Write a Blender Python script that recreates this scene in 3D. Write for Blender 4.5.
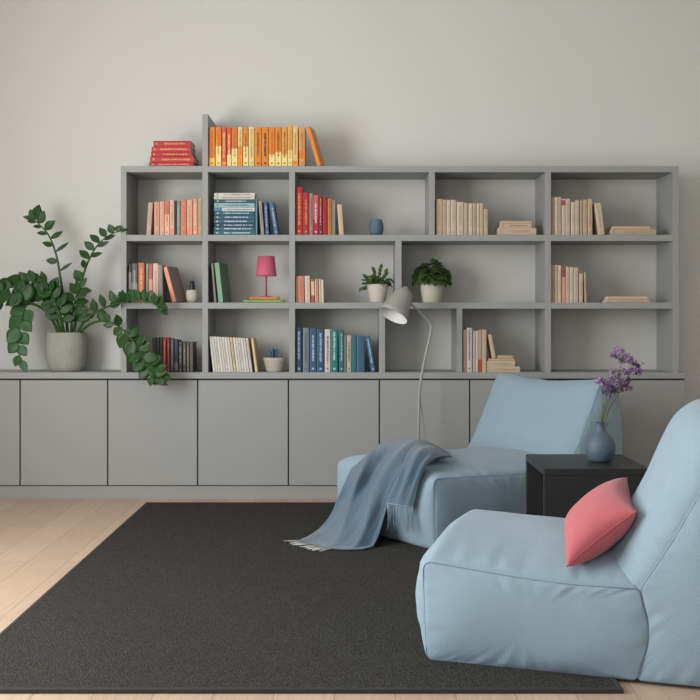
import bpy, bmesh, math, random
import numpy as np
from mathutils import Vector, Matrix, noise

for o in list(bpy.data.objects):
    bpy.data.objects.remove(o)
SC = bpy.context.scene
COL = SC.collection
PI = math.pi

# ------------------------------------------------------------------ camera, light, exposure
EYE = 1.03            # camera height
FPX = 1082.0          # focal length in pixels of a 700 px frame
CX, CY = 352.0, 318.0 # vanishing point
cam_d = bpy.data.cameras.new('camera')
cam = bpy.data.objects.new('camera', cam_d)
COL.objects.link(cam)
cam.location = (0, 0, EYE)
cam.rotation_euler = (PI / 2, 0, 0)
cam_d.sensor_width = 36
cam_d.lens = FPX / 700 * 36
cam_d.shift_x = -(CX - 350) / 700
cam_d.shift_y = -(350 - CY) / 700
cam_d.clip_start = 0.05
SC.camera = cam

world = bpy.data.worlds.new('world')
SC.world = world
world.use_nodes = True
bg = world.node_tree.nodes['Background']
bg.inputs['Color'].default_value = (0.93, 0.96, 1.0, 1)
bg.inputs['Strength'].default_value = 0.52

def area(name, loc, rot, sx, sy, power, color):
    l = bpy.data.lights.new(name, 'AREA')
    l.shape = 'RECTANGLE'
    l.size, l.size_y = sx, sy
    l.energy = power
    l.color = color
    o = bpy.data.objects.new(name, l)
    o.location = loc
    o.rotation_euler = rot
    COL.objects.link(o)
    return o
# daylight entering by the tall window of the left wall; unseen fill lamp added behind the camera
area('window_daylight', (-2.62, 2.9, 1.5), (0, -PI / 2 - 0.06, 0.12), 2.0, 2.4, 180, (1.0, 1.0, 0.985))
area('rear_fill_lamp', (-1.3, -1.6, 2.1), (PI / 2 + 0.06, 0, -0.2), 2.6, 1.6, 36, (1.0, 0.995, 0.98))

SC.view_settings.view_transform = 'Standard'
SC.view_settings.look = 'None'
SC.view_settings.gamma = 1
SC.view_settings.use_curve_mapping = False
SC.view_settings.exposure = -0.22

# ------------------------------------------------------------------ helpers
def P(px, py, d):
    return Vector(((px - CX) / FPX * d, d, EYE - (py - CY) / FPX * d))

def lin(c):
    out = []
    for v in c:
        v /= 255.0
        out.append(v / 12.92 if v <= 0.04045 else ((v + 0.055) / 1.055) ** 2.4)
    return (out[0], out[1], out[2], 1)

MATS = {}
def mat(rgb, rough=0.6, var=0.08, scale=60, bump=0.0, bscale=400, metallic=0.0, spec=0.5, sheen=0.0, stretch=None):
    key = (rgb, rough, var, scale, bump, bscale, metallic, spec, sheen, stretch)
    if key in MATS:
        return MATS[key]
    m = bpy.data.materials.new('paint_%d_%d_%d' % rgb)
    m.use_nodes = True
    nt = m.node_tree
    b = nt.nodes['Principled BSDF']
    b.inputs['Roughness'].default_value = rough
    b.inputs['Metallic'].default_value = metallic
    b.inputs['Specular IOR Level'].default_value = spec
    if sheen:
        b.inputs['Sheen Weight'].default_value = sheen
    tc = nt.nodes.new('ShaderNodeTexCoord')
    src = tc.outputs['Object']
    if stretch:
        mp = nt.nodes.new('ShaderNodeMapping')
        mp.inputs['Scale'].default_value = stretch
        nt.links.new(src, mp.inputs[0])
        src = mp.outputs[0]
    n = nt.nodes.new('ShaderNodeTexNoise')
    n.inputs['Scale'].default_value = scale
    n.inputs['Detail'].default_value = 4
    nt.links.new(src, n.inputs['Vector'])
    mix = nt.nodes.new('ShaderNodeMix')
    mix.data_type = 'RGBA'
    c = lin(rgb)
    mix.inputs[6].default_value = tuple(min(1, v * (1 - var)) for v in c[:3]) + (1,)
    mix.inputs[7].default_value = tuple(min(1, v * (1 + var)) for v in c[:3]) + (1,)
    nt.links.new(n.outputs['Fac'], mix.inputs[0])
    nt.links.new(mix.outputs[2], b.inputs['Base Color'])
    if bump:
        n2 = nt.nodes.new('ShaderNodeTexNoise')
        n2.inputs['Scale'].default_value = bscale
        n2.inputs['Detail'].default_value = 3
        nt.links.new(src, n2.inputs['Vector'])
        bp = nt.nodes.new('ShaderNodeBump')
        bp.inputs['Strength'].default_value = bump
        bp.inputs['Distance'].default_value = 0.004
        nt.links.new(n2.outputs['Fac'], bp.inputs['Height'])
        nt.links.new(bp.outputs[0], b.inputs['Normal'])
    MATS[key] = m
    return m

def obj(name, bm, m, parent=None, smooth=False, bevel=0, seg=2, recalc=True):
    if recalc:
        bmesh.ops.recalc_face_normals(bm, faces=bm.faces)
    me = bpy.data.meshes.new(name)
    bm.to_mesh(me)
    bm.free()
    if smooth:
        for p in me.polygons:
            p.use_smooth = True
    o = bpy.data.objects.new(name, me)
    COL.objects.link(o)
    me.materials.append(m)
    if parent:
        o.parent = parent
    if bevel:
        md = o.modifiers.new('bevel', 'BEVEL')
        md.width = bevel
        md.segments = seg
        md.limit_method = 'ANGLE'
    return o

def tag(o, label, cat, group=None, kind=None):
    if label: o['label'] = label
    if cat: o['category'] = cat
    if group: o['group'] = group
    if kind: o['kind'] = kind
    return o

def thing(name, label, cat, loc=(0, 0, 0), rot=(0, 0, 0), group=None):
    o = bpy.data.objects.new(name, None)
    o.empty_display_size = 0.05
    COL.objects.link(o)
    o.location = loc
    o.rotation_euler = rot
    return tag(o, label, cat, group)

def bx(bm, x0, x1, y0, y1, z0, z1):
    vs = [bm.verts.new((x, y, z)) for x in (x0, x1) for y in (y0, y1) for z in (z0, z1)]
    for f in ((0, 1, 3, 2), (4, 6, 7, 5), (0, 4, 5, 1), (2, 3, 7, 6), (0, 2, 6, 4), (1, 5, 7, 3)):
        bm.faces.new([vs[i] for i in f])
    return bm

def box(x0, x1, y0, y1, z0, z1):
    return bx(bmesh.new(), x0, x1, y0, y1, z0, z1)

def lathe(prof, n=40, bm=None, mtx=None, cap0=True, cap1=True):
    bm = bm or bmesh.new()
    rings = []
    for r, z in prof:
        ring = []
        for i in range(n):
            a = 2 * PI * i / n
            v = Vector((r * math.cos(a), r * math.sin(a), z))
            if mtx: v = mtx @ v
            ring.append(bm.verts.new(v))
        rings.append(ring)
    for a, b in zip(rings, rings[1:]):
        for i in range(n):
            bm.faces.new((a[i], a[(i + 1) % n], b[(i + 1) % n], b[i]))
    if cap0: bm.faces.new(rings[0][::-1])
    if cap1: bm.faces.new(rings[-1])
    return bm

def tube(pts, r, n=10, bm=None, closed=False):
    bm = bm or bmesh.new()
    pts = [Vector(p) for p in pts]
    N = len(pts)
    rings = []
    up = Vector((0.13, 0.21, 0.97))
    for i, p in enumerate(pts):
        a = pts[(i - 1) % N] if (closed or i > 0) else p
        b = pts[(i + 1) % N] if (closed or i < N - 1) else p
        t = (b - a)
        if t.length < 1e-9: t = Vector((0, 0, 1))
        t.normalize()
        s = t.cross(up)
        if s.length < 0.1: s = t.cross(Vector((1, 0, 0)))
        s.normalize()
        up = s.cross(t).normalized()
        rr = r[i] if isinstance(r, (list, tuple)) else r
        rings.append([bm.verts.new(p + (s * math.cos(2 * PI * k / n) + up * math.sin(2 * PI * k / n)) * rr) for k in range(n)])
    rng = range(N if closed else N - 1)
    for i in rng:
        A, B = rings[i], rings[(i + 1) % N]
        for k in range(n):
            bm.faces.new((A[k], A[(k + 1) % n], B[(k + 1) % n], B[k]))
    if not closed:
        bm.faces.new(rings[0][::-1]); bm.faces.new(rings[-1])
    return bm

def crom(pts, per):
    """Catmull-Rom through pts"""
    pts = [Vector(p) for p in pts]
    out = []
    n = len(pts)
    for i in range(n - 1):
        p0 = pts[max(i - 1, 0)]; p1 = pts[i]; p2 = pts[i + 1]; p3 = pts[min(i + 2, n - 1)]
        for k in range(per):
            t = k / per
            out.append(0.5 * ((2 * p1) + (-p0 + p2) * t + (2 * p0 - 5 * p1 + 4 * p2 - p3) * t * t + (-p0 + 3 * p1 - 3 * p2 + p3) * t ** 3))
    out.append(pts[-1])
    return out

# ------------------------------------------------------------------ the setting
D = 6.15                 # distance of the cabinet fronts
WALL = D + 0.345
M_WALL = mat((213, 213, 210), 0.9, 0.012, 3, 0.12, 250, spec=0.2)
M_WHITE = mat((225, 224, 220), 0.6, 0.02, 5)

def wood_floor():
    m = bpy.data.materials.new('oak_planks')
    m.use_nodes = True
    nt = m.node_tree; N = nt.nodes; L = nt.links
    b = N['Principled BSDF']
    b.inputs['Roughness'].default_value = 0.5
    b.inputs['Specular IOR Level'].default_value = 0.35
    tc = N.new('ShaderNodeTexCoord')
    mp = N.new('ShaderNodeMapping')
    mp.inputs['Rotation'].default_value = (0, 0, PI / 2)
    mp.inputs['Location'].default_value = (0.37, 0.048, 0)
    L.new(tc.outputs['Object'], mp.inputs[0])
    br = N.new('ShaderNodeTexBrick')
    br.offset = 0.37
    br.inputs['Scale'].default_value = 1
    br.inputs['Brick Width'].default_value = 2.1
    br.inputs['Row Height'].default_value = 0.165
    br.inputs['Mortar Size'].default_value = 0.0016
    br.inputs['Mortar Smooth'].default_value = 0.3
    br.inputs['Color1'].default_value = lin((196, 173, 152))
    br.inputs['Color2'].default_value = lin((183, 158, 137))
    br.inputs['Mortar'].default_value = lin((148, 124, 104))
    L.new(mp.outputs[0], br.inputs['Vector'])
    g = N.new('ShaderNodeTexNoise')
    g.inputs['Scale'].default_value = 14
    g.inputs['Detail'].default_value = 6
    mp2 = N.new('ShaderNodeMapping')
    mp2.inputs['Scale'].default_value = (9, 0.45, 1)
    L.new(tc.outputs['Object'], mp2.inputs[0])
    L.new(mp2.outputs[0], g.inputs['Vector'])
    mul = N.new('ShaderNodeMix'); mul.data_type = 'RGBA'; mul.blend_type = 'MULTIPLY'
    mul.inputs[0].default_value = 1
    rmp = N.new('ShaderNodeMapRange')
    rmp.inputs[1].default_value = 0.3; rmp.inputs[2].default_value = 0.7
    rmp.inputs[3].default_value = 0.88; rmp.inputs[4].default_value = 1.07
    L.new(g.outputs['Fac'], rmp.inputs[0])
    L.new(br.outputs['Color'], mul.inputs[6]); L.new(rmp.outputs[0], mul.inputs[7])
    L.new(mul.outputs[2], b.inputs['Base Color'])
    bp = N.new('ShaderNodeBump'); bp.inputs['Strength'].default_value = 0.3; bp.inputs['Distance'].default_value = 0.002
    bp.invert = True
    L.new(br.outputs['Fac'], bp.inputs['Height']); L.new(bp.outputs[0], b.inputs['Normal'])
    return m

XL, XR, YB, ZC = -2.7, 3.3, -1.8, 3.0
tag(obj('floor', box(XL, XR, YB, WALL, -0.05, 0), wood_floor()), 'pale oak plank floor', 'floor', kind='structure')
tag(obj('wall_back', box(XL, XR, WALL, WALL + 0.1, 0, ZC), M_WALL), 'plain warm off-white back wall', 'wall', kind='structure')
tag(obj('ceiling', box(XL, XR, YB, WALL, ZC, ZC + 0.08), M_WHITE), 'white ceiling above the room', 'ceiling', kind='structure')
tag(obj('wall_right', box(XR, XR + 0.1, YB, WALL, 0, ZC), M_WALL), 'plain right wall outside the frame', 'wall', kind='structure')
lw = bmesh.new()
bx(lw, XL - 0.1, XL, YB, 1.7, 0, ZC); bx(lw, XL - 0.1, XL, 4.1, WALL, 0, ZC)
bx(lw, XL - 0.1, XL, 1.7, 4.1, 0, 0.5); bx(lw, XL - 0.1, XL, 1.7, 4.1, 2.6, ZC)
tag(obj('wall_left', lw, M_WALL), 'plain left wall with a window opening', 'wall', kind='structure')

# ------------------------------------------------------------------ rug
def rug_mat():
    m = bpy.data.materials.new('rug_weave')
    m.use_nodes = True
    nt = m.node_tree; N = nt.nodes; L = nt.links
    b = N['Principled BSDF']; b.inputs['Roughness'].default_value = 0.95
    b.inputs['Specular IOR Level'].default_value = 0.15
    tc = N.new('ShaderNodeTexCoord')
    n1 = N.new('ShaderNodeTexNoise'); n1.inputs['Scale'].default_value = 210; n1.inputs['Detail'].default_value = 6; n1.inputs['Roughness'].default_value = .75
    v = N.new('ShaderNodeTexVoronoi'); v.inputs['Scale'].default_value = 190
    L.new(tc.outputs['Object'], n1.inputs['Vector']); L.new(tc.outputs['Object'], v.inputs['Vector'])
    r = N.new('ShaderNodeValToRGB')
    r.color_ramp.elements[0].position = 0.4; r.color_ramp.elements[0].color = lin((28, 28, 27))
    r.color_ramp.elements[1].position = 0.66; r.color_ramp.elements[1].color = lin((82, 81, 77))
    L.new(n1.outputs['Fac'], r.inputs[0]); L.new(r.outputs[0], b.inputs['Base Color'])
    bp = N.new('ShaderNodeBump'); bp.inputs['Strength'].default_value = 0.8; bp.inputs['Distance'].default_value = 0.004
    L.new(v.outputs['Distance'], bp.inputs['Height']); L.new(bp.outputs[0], b.inputs['Normal'])
    return m
RT = 0.012
M_RUG = rug_mat()
rx0, rx1, ry0, ry1 = -1.137, 0.745, 2.965, 5.975
rug = thing('rug', 'large flat charcoal rug with fine flecked weave on the oak floor', 'rug', ((rx0 + rx1) / 2, (ry0 + ry1) / 2, 0))
hx, hy = (rx1 - rx0) / 2, (ry1 - ry0) / 2
obj('rug_pile', box(-hx + .012, hx - .012, -hy + .012, hy - .012, 0.0, RT), M_RUG, rug, bevel=0.003)
bd = bmesh.new()
bx(bd, -hx, hx, -hy, -hy + .014, 0, RT + .001); bx(bd, -hx, hx, hy - .014, hy, 0, RT + .001)
bx(bd, -hx, -hx + .014, -hy + .014, hy - .014, 0, RT + .001); bx(bd, hx - .014, hx, -hy + .014, hy - .014, 0, RT + .001)
obj('rug_binding', bd, mat((52, 51, 48), 0.9, 0.1, 200, 0.3), rug, bevel=0.002)

# ------------------------------------------------------------------ cabinets and worktop
M_GREY = mat((152, 154, 153), 0.55, 0.02, 8, 0.02, 300, spec=0.35)
M_GREYD = mat((150, 152, 151), 0.6, 0.02, 8, 0.02, 300, spec=0.3)
M_BACK = mat((201, 201, 196), 0.7, 0.02, 8, 0.05, 300, spec=0.25)
M_SHADOW = mat((60, 60, 58), 0.8)
def X(px, d=D): return (px - CX) / FPX * d
def Z(py, d=D): return EYE - (py - CY) / FPX * d
WT0, WT1 = Z(378.6), Z(372.4)
xr_end = X(686)
wt = tag(obj('worktop', box(XL + 0.01, xr_end, D - 0.004, WALL - .001, WT0, WT1), M_GREY, bevel=0.002),
    'long grey worktop running along the top of the low cabinets', 'worktop')
tag(obj('plinth', box(XL + 0.01, X(685), D + .012, D + .03, 0, Z(486.2)), M_GREYD, bevel=0.001),
    'recessed grey plinth board along the foot of the low cabinets', 'plinth')
gaps = [X(v) for v in (-160.5, -70.5, 20, 107.6, 197.6, 288.4, 379.4, 469.8, 560.3, 685.5)]
cab_words = ['farthest left, mostly beyond the frame edge', 'cut by the left edge of the photo', 'under the big potted plant',
             'under the drooping plant stem', 'under the row of slanting white books', 'under the row of blue books',
             'behind the floor lamp pole', 'behind the left half of the far chair backrest', 'widest, at the right end behind the flowers']
for i in range(1, 9):
    x0, x1 = gaps[i], gaps[i + 1]
    c = thing('cabinet', 'matt grey handleless low cabinet ' + cab_words[i], 'cabinet', ((x0 + x1) / 2, D, 0), group='low grey cabinets along the wall')
    w = (x1 - x0) / 2
    zt, zb = WT0 - .0005, Z(486.2) + .0005
    cb = bmesh.new()
    bx(cb, -w + .0003, w - .0003, .021, WALL - D - .001, zb, zt)
    obj('carcass', cb, M_SHADOW, c)
    dr = obj('door', box(-w + .0038, w - .0038, .001, .0195, Z(485.2), Z(380.3)), M_GREY, c, bevel=0.0015)

# ------------------------------------------------------------------ bookcase
bc = thing('bookcase', 'wide grey open bookcase with compartments standing on the long worktop', 'bookcase', (X(400), D, WT1))
ox, oz = X(400), WT1
def bpart(name, x0, x1, z0, z1, y0=0.0, y1=WALL - D - .012, m=M_GREY, bev=0.0012):
    return obj(name, box(x0 - ox, x1 - ox, y0, y1, z0 - oz, z1 - oz), m, bc, bevel=bev)
zT0, zT1 = Z(172.2), Z(166.0)
zA0, zA1 = Z(241.0), Z(234.8)
zB0, zB1 = Z(308.7), Z(302.6)
bxs = dict(L=(120.7, 126.4), A=(202.3, 208.0), B=(289.2, 295.0), R=(672.8, 678.8), E=(545.2, 551.0))
bpart('back_panel', X(121.5), X(678), WT1 + .0005, zT0 + .005, WALL - D - .011, WALL - D - .001, M_BACK, 0)
bpart('side_panel', X(120.7), X(126.4), WT1, zT1)
bpart('side_panel', X(672.8), X(678.8), WT1, zT1)
bpart('top_board', X(126.4), X(202.3), zT0, zT1)
bpart('top_board', X(208.0), X(672.8), zT0, zT1)
bpart('divider', X(202.3), X(208.0), WT1, Z(114.0))
bpart('divider', X(289.2), X(295.0), WT1, zT0)
bpart('divider', X(545.2), X(551.0), WT1, zT0)
bpart('divider', X(429.0), X(434.9), zA1, zT0)
bpart('divider', X(395.4), X(401.6), zB1, zA0)
bpart('divider', X(379.0), X(385.1), WT1, zB0)
bpart('divider', X(456.6), X(462.3), WT1, zB0)
for (a, b) in ((126.4, 202.3), (208.0, 289.2), (295.0, 545.2), (551.0, 672.8)):
    bpart('shelf', X(a), X(b), zA0, zA1)
    bpart('shelf', X(a), X(b), zB0, zB1)

# ------------------------------------------------------------------ books
rnd = random.Random(4)
M_PAGE = mat((228, 220, 202), 0.9, 0.08, 300, stretch=(12, 1, 0.2))
ORD = ['first', 'second', 'third', 'fourth', 'fifth', 'sixth', 'seventh', 'eighth', 'ninth', 'tenth', 'eleventh', 'twelfth',
       'thirteenth', 'fourteenth', 'fifteenth', 'sixteenth', 'seventeenth', 'eighteenth']
YF = D + 0.018       # where the spines stand

def dark(c, f): return tuple(int(v * f) for v in c)

def book_parts(root, th, h, dep, color, band=None, title=None, seed=0):
    """book standing on z=0, spine at y=0 facing -y, centred in x; th thickness, h height, dep depth"""
    r = random.Random(seed)
    g_ = sum(color) / 3
    color = tuple(int((g_ + (v - g_) * .93) * .94) for v in color)
    if color[2] > color[1] + 15: color = (color[0], color[1], int(color[2] * .9))
    ct = min(0.0018, th * 0.14)
    bm = bmesh.new()
    # hollow U section, closed by the spine; spine slightly rounded
    hw = th / 2
    sec = [(-hw, dep), (-hw, 0.0025), (-hw * 0.75, 0.0006), (0, 0), (hw * 0.75, 0.0006), (hw, 0.0025), (hw, dep),
           (hw - ct, dep), (hw - ct, 0.004), (-hw + ct, 0.004), (-hw + ct, dep)]
    lo = [bm.verts.new((x, y, 0)) for x, y in sec]
    hi = [bm.verts.new((x, y, h)) for x, y in sec]
    n = len(sec)
    for i in range(n):
        bm.faces.new((lo[i], lo[(i + 1) % n], hi[(i + 1) % n], hi[i]))
    bm.faces.new(lo[::-1]); bm.faces.new(hi)
    obj('cover', bm, mat(color, 0.5, 0.16, 45, stretch=(1, 1, 0.35)), root)
    obj('pages', box(-hw + ct, hw - ct, 0.004, dep - 0.004, 0.0025, h - 0.0025), M_PAGE, root)
    if band:
        bcol, f0, f1 = band
        bb = box(-hw * 0.98, hw * 0.98, -0.0005, 0.003, h * f0, h * f1)
        obj('spine_band', bb, mat(bcol, 0.5, 0.2, 60), root)
    if title:
        bm = bmesh.new()
        z = h * r.uniform(0.2, 0.3)
        top = h * r.uniform(0.8, 0.93)
        tw = hw * 0.34
        while z < top:
            l = r.uniform(0.003, 0.009)
            bx(bm, -tw * r.uniform(.6, 1), tw * r.uniform(.6, 1), -0.0009, 0.0005, z, z + l)
            z += l + r.choice((0.0012, 0.0015, 0.005))
        obj('spine_emblem', box(-tw, tw, -0.0009, 0.0005, h * 0.06, h * 0.1), mat(title, 0.5, 0.05, 60), root)
        obj('spine_title', bm, mat(title, 0.5, 0.05, 60), root)

count = [0]
def upright(name, label, group, b0, b1, t0, ytop, base_z, color, band=None, title=None, dep=None, yf=None, pd=None, lift=0.0, yaw=0.0):
    """b0,b1 bottom extent (px), t0 top-left (px) gives the lean"""
    count[0] += 1
    d = (yf or YF) + 0.0
    x0, x1 = X(b0, d), X(b1, d)
    zt = Z(ytop, d)
    dx = X(t0, d) - x0
    H = zt - base_z - lift
    ang = math.atan2(dx, H)
    L_ = math.hypot(dx, H)
    th = (x1 - x0) * math.cos(ang) - 0.0006
    h = L_ - (th * abs(math.sin(ang)) * 0.5)
    dep = dep or rnd.uniform(0.135, 0.165)
    xm = (x0 + x1) / 2
    z = base_z + lift + abs(math.sin(ang)) * th / 2 + 0.0003
    root = thing(name, label, 'book', (xm, d, z), (0, ang, yaw), group)
    book_parts(root, th, h, dep, color, band, title, count[0])
    return root

def lying(name, label, group, x0, x1, y0, y1, color, base_z=None, band=None, title=None, dep=0.15, yf=None):
    """book lying flat, spine to the front; px extents; y1 lower"""
    count[0] += 1
    d = yf or YF
    zt, zb = Z(y0, d), (base_z if base_z is not None else Z(y1, d))
    root = thing(name, label, 'book', (X(x0, d), d, (zt + zb) / 2), (0, PI / 2, 0), group)
    book_parts(root, zt - zb - 0.0004, X(x1, d) - X(x0, d), dep, color, band, title, count[0])
    return zt

# colours
OR, OR2, YL, PY, RO = (240, 138, 28), (232, 120, 30), (238, 190, 72), (240, 214, 140), (228, 92, 40)
CREAM, TAN, SAL, PSAL = (214, 196, 168), (196, 170, 138), (222, 142, 112), (226, 178, 150)
CN = {OR: 'bright orange', OR2: 'deep orange', YL: 'golden yellow', PY: 'pale yellow', RO: 'red-orange'}

def row(name, group, where, base, spec, sx, ox_, oy, kind='book'):
    """spec rows: (x0,x1,top,colorname,rgb,band,title,[t0])"""
    n = len(spec)
    for i, s in enumerate(spec):
        x0, x1, tp, cn, rgb, band, title = s[:7]
        t0 = s[7] if len(s) > 7 else x0
        lean = '' if abs(t0 - x0) < 4 else (' leaning right,' if t0 > x0 else ' leaning left,')
        o = ORD[i] if i < n - 1 else 'last'
        label = '%s%s%s, %s from left in %s' % (cn, '' if 'book' in cn else ' ' + kind, lean.rstrip(','), o, where)
        if i == n - 1: label = '%s%s%s, right end of %s' % (cn, '' if 'book' in cn else ' ' + kind, lean.rstrip(','), where)
        if i == 0: label = '%s%s%s, left end of %s' % (cn, '' if 'book' in cn else ' ' + kind, lean.rstrip(','), where)
        upright(name, label, group, ox_ + x0 / sx, ox_ + x1 / sx, ox_ + t0 / sx, oy + tp / sx, base, rgb, band, title, yaw=(s[8] if len(s) > 8 else 0), dep=(s[9] if len(s) > 9 else None))

DK = (60, 40, 20)
# --- top of the bookcase: orange row
row('book', 'orange and yellow books on top of the bookcase', 'the row on the bookcase top', zT1, [
    (47, 81, 65, 'bright orange', OR, (YL, .0, .22), (200, 90, 20)),
    (84, 114, 65, 'orange book with yellow foot', OR, (PY, .0, .52), (190, 110, 40)),
    (117, 142, 66, 'red-orange', RO, (OR2, 0, .12), (240, 190, 150)),
    (145, 168, 66, 'red-orange, cream-footed', RO, (PY, 0, .3), (245, 210, 160)),
    (170, 202, 67, 'orange-topped pale yellow', OR2, (PY, 0, .46), (150, 120, 60)),
    (204, 229, 65, 'pale-topped orange', PY, (OR, 0, .5), (190, 110, 40)),
    (232, 260, 65, 'orange and yellow', OR, (PY, 0, .5), (150, 90, 30)),
    (262, 292, 64, 'all pale yellow', PY, None, (190, 150, 80)),
    (294, 331, 65, 'plain orange, brown lettered', OR, None, (130, 70, 20)),
    (333, 369, 65, 'orange book with bold black lettering', OR, None, (20, 16, 12)),
    (371, 403, 65, 'orange with yellow foot', OR, (PY, 0, .3), (200, 100, 30)),
    (405, 438, 65, 'orange over light yellow', OR, (PY, 0, .36), (120, 70, 20)),
    (440, 470, 65, 'golden with pale foot', (236, 165, 60), (PY, 0, .3), (150, 90, 30)),
    (472, 498, 59, 'tallest golden', (236, 178, 80), (PY, 0, .4), (200, 130, 60)),
    (500, 528, 59, 'pale cream-yellow', (238, 200, 120), (OR, .04, .14), (190, 120, 60)),
    (533, 566, 68, 'tan and orange', (224, 160, 96), (OR2, 0.2, .4), (190, 110, 50)),
    (630, 652, 62, 'plain orange', OR, None, None, 569, -.15),
], 5.385, 200, 115)

# --- red stack
z = zT1
reds = [(149, 193.5, 162.3, (188, 34, 44)), (150, 194, 156.6, (200, 44, 56)), (151, 191.5, 151.8, (190, 36, 46)),
        (151.5, 190.7, 146.6, (206, 50, 62)), (153.5, 190.5, 140.7, (196, 40, 50))]
words = ['bottom', 'second from bottom', 'middle', 'second from top', 'top']
for i, (a, b, t, c) in enumerate(reds):
    z = lying('book', 'crimson hardback, %s one of the red stack on the bookcase top' % words[i], 'red books stacked on the bookcase top',
              a, b, t, 0, c, z, title=(220, 150, 90), dep=0.2)

# --- top row, first compartment
row('book', 'salmon books in the top left compartment', 'the top left compartment', zA1, [
    (142, 182, 198, 'pale pink-beige', (206, 172, 152), None, (170, 140, 120), 160),
    (210, 257, 192, 'light salmon', (222, 160, 134), None, (190, 120, 95)),
    (260, 300, 188, 'peach', PSAL, None, (200, 140, 110)),
    (303, 345, 182, 'dark salmon', (206, 120, 92), (PSAL, .0, .6), (180, 90, 70)),
    (348, 387, 175, 'cream-peach with orange foot', (228, 186, 160), (SAL, 0, .2), (190, 130, 100)),
    (389, 405, 182, 'thin black', (22, 22, 22), None, None),  # black slab painted as the shade of an open gap, no real volume
    (408, 440, 178, 'sage-teal', (112, 146, 134), None, (160, 180, 165)),
    (443, 493, 173, 'broad salmon-orange', (220, 132, 98), None, (200, 100, 70)),
    (497, 545, 172, 'peach book with orange foot', PSAL, (SAL, 0, .2), (200, 130, 100)),
    (549, 591, 165, 'salmon with orange foot', (228, 152, 122), (SAL, 0, .2), (240, 200, 180)),
    (594, 631, 158, 'tall khaki-beige', (190, 168, 128), None, (160, 140, 100)),
], 8.75, 130, 180)

# --- top row, second: blue stack
z = zA1
st = [(355, (30, 110, 118), 'bottom teal'), (328, (62, 100, 130), 'slate-blue'), (304, (30, 72, 112), 'navy'), (275, (44, 96, 136), 'mid blue'),
      (246, (44, 92, 128), 'denim blue'), (219, (20, 96, 108), 'dark teal'), (194, (214, 218, 216), 'white and blue'),
      (160, (150, 184, 204), 'light blue'), (136, (26, 90, 122), 'petrol blue'), (113, (216, 210, 194), 'cream'), (90, (224, 218, 204), 'topmost cream')]
for i, (t, c, cn) in enumerate(st):
    bd_ = ((60, 120, 160), 0.0, 0.2) if cn == 'white and blue' else None
    z = lying('book', '%s book, %s from the bottom of the blue stack' % (cn, ORD[i]), 'blue and cream books in the flat stack', 200 + (98 + (i % 3) * 2) / 7, 200 + 383 / 7 - (i % 2) * .2,
              180 + t / 7, 0, c, z, bd_, (190, 205, 215) if sum(c) < 420 else (110, 120, 130), dep=.17)
row('book', 'books leaning beside the blue stack', 'the group right of the blue stack', zA1, [
    (388, 402, 130, 'thin light blue', (96, 140, 178), None, None),
    (427, 451, 145, 'taupe', (168, 150, 138), None, (130, 110, 100), 408),
    (459, 484, 148, 'royal blue', (60, 98, 158), None, (160, 180, 210), 445),
    (520, 550, 155, 'blue', (66, 104, 158), None, (170, 185, 210), 484),
], 7, 200, 180)

# --- top row, third
row('book', 'red books in the wide top compartment', 'the red row beside the small blue vase', zA1, [
    (36, 82, 45, 'tall bright red', (186, 32, 32), None, (214, 150, 70)),
    (84, 121, 80, 'red', (176, 30, 40), None, (214, 140, 70)),
    (123, 146, 85, 'narrow taupe', (170, 140, 120), None, (120, 60, 50)),
    (148, 181, 97, 'pink', (206, 92, 116), ((160, 30, 60), .0, .4), (240, 190, 200)),
    (183, 207, 105, 'maroon', (130, 26, 34), None, (220, 140, 140)),
    (209, 238, 106, 'plain dark red', (168, 20, 36), None, None),
    (240, 266, 120, 'amber', (204, 130, 40), None, (130, 80, 30)),
    (269, 290, 128, 'thin grey', (140, 140, 140), None, None),
    (313, 343, 155, 'cream', (220, 190, 160), None, (200, 170, 140), 300),
], 6.364, 290, 180)

def creams(spec, sx, ox_, oy, where, group, base, shades):
    rows = []
    names = ['beige', 'ivory', 'sand-coloured', 'oatmeal']
    for i, s in enumerate(spec):
        k = shades[i % len(shades)]
        c = [(206, 178, 146), (218, 204, 182), (198, 174, 144), (210, 192, 166)][k]
        cn = names[k]; band = None; title = dark(c, .82) if rnd.random() < .8 else None
        if len(s) > 4: cn, c, band, title = s[4], s[5], s[6], s[7]
        t = (s[0], s[1], s[2], cn, c, band, title)
        if len(s) > 3 and s[3] is not None: t = t + (s[3],)
        rows.append(t)
    row('book', group, where, base, rows, sx, ox_, oy)

creams([(36, 72, 53), (74, 97, 57), (98, 119, 58), (121, 153, 58), (156, 196, 70), (198, 221, 75), (225, 248, 78), (250, 271, 78),
        (273, 290, 79), (292, 310, 77), (313, 338, 110)], 5.833, 430, 190, 'the fourth compartment, top row',
       'beige books in the fourth compartment of the top row', zA1, [0, 2, 1, 3, 3, 2, 1, 2, 1, 3, 0])
z = lying('book', 'bottom book of the small beige stack, fourth compartment of top row', 'beige stack in the fourth top compartment', 498, 536.3, 227.8, 0, (206, 184, 156), zA1, title=(180, 155, 130))
z = lying('book', 'dark-edged middle book of the beige stack, fourth top compartment', 'beige stack in the fourth top compartment', 500.5, 531.5, 223.6, 0, (212, 186, 160), z, title=(150, 120, 110))
lying('book', 'top book of the beige stack, fourth compartment of top row', 'beige stack in the fourth top compartment', 501, 531.5, 220.8, 0, (210, 176, 146), z)

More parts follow.
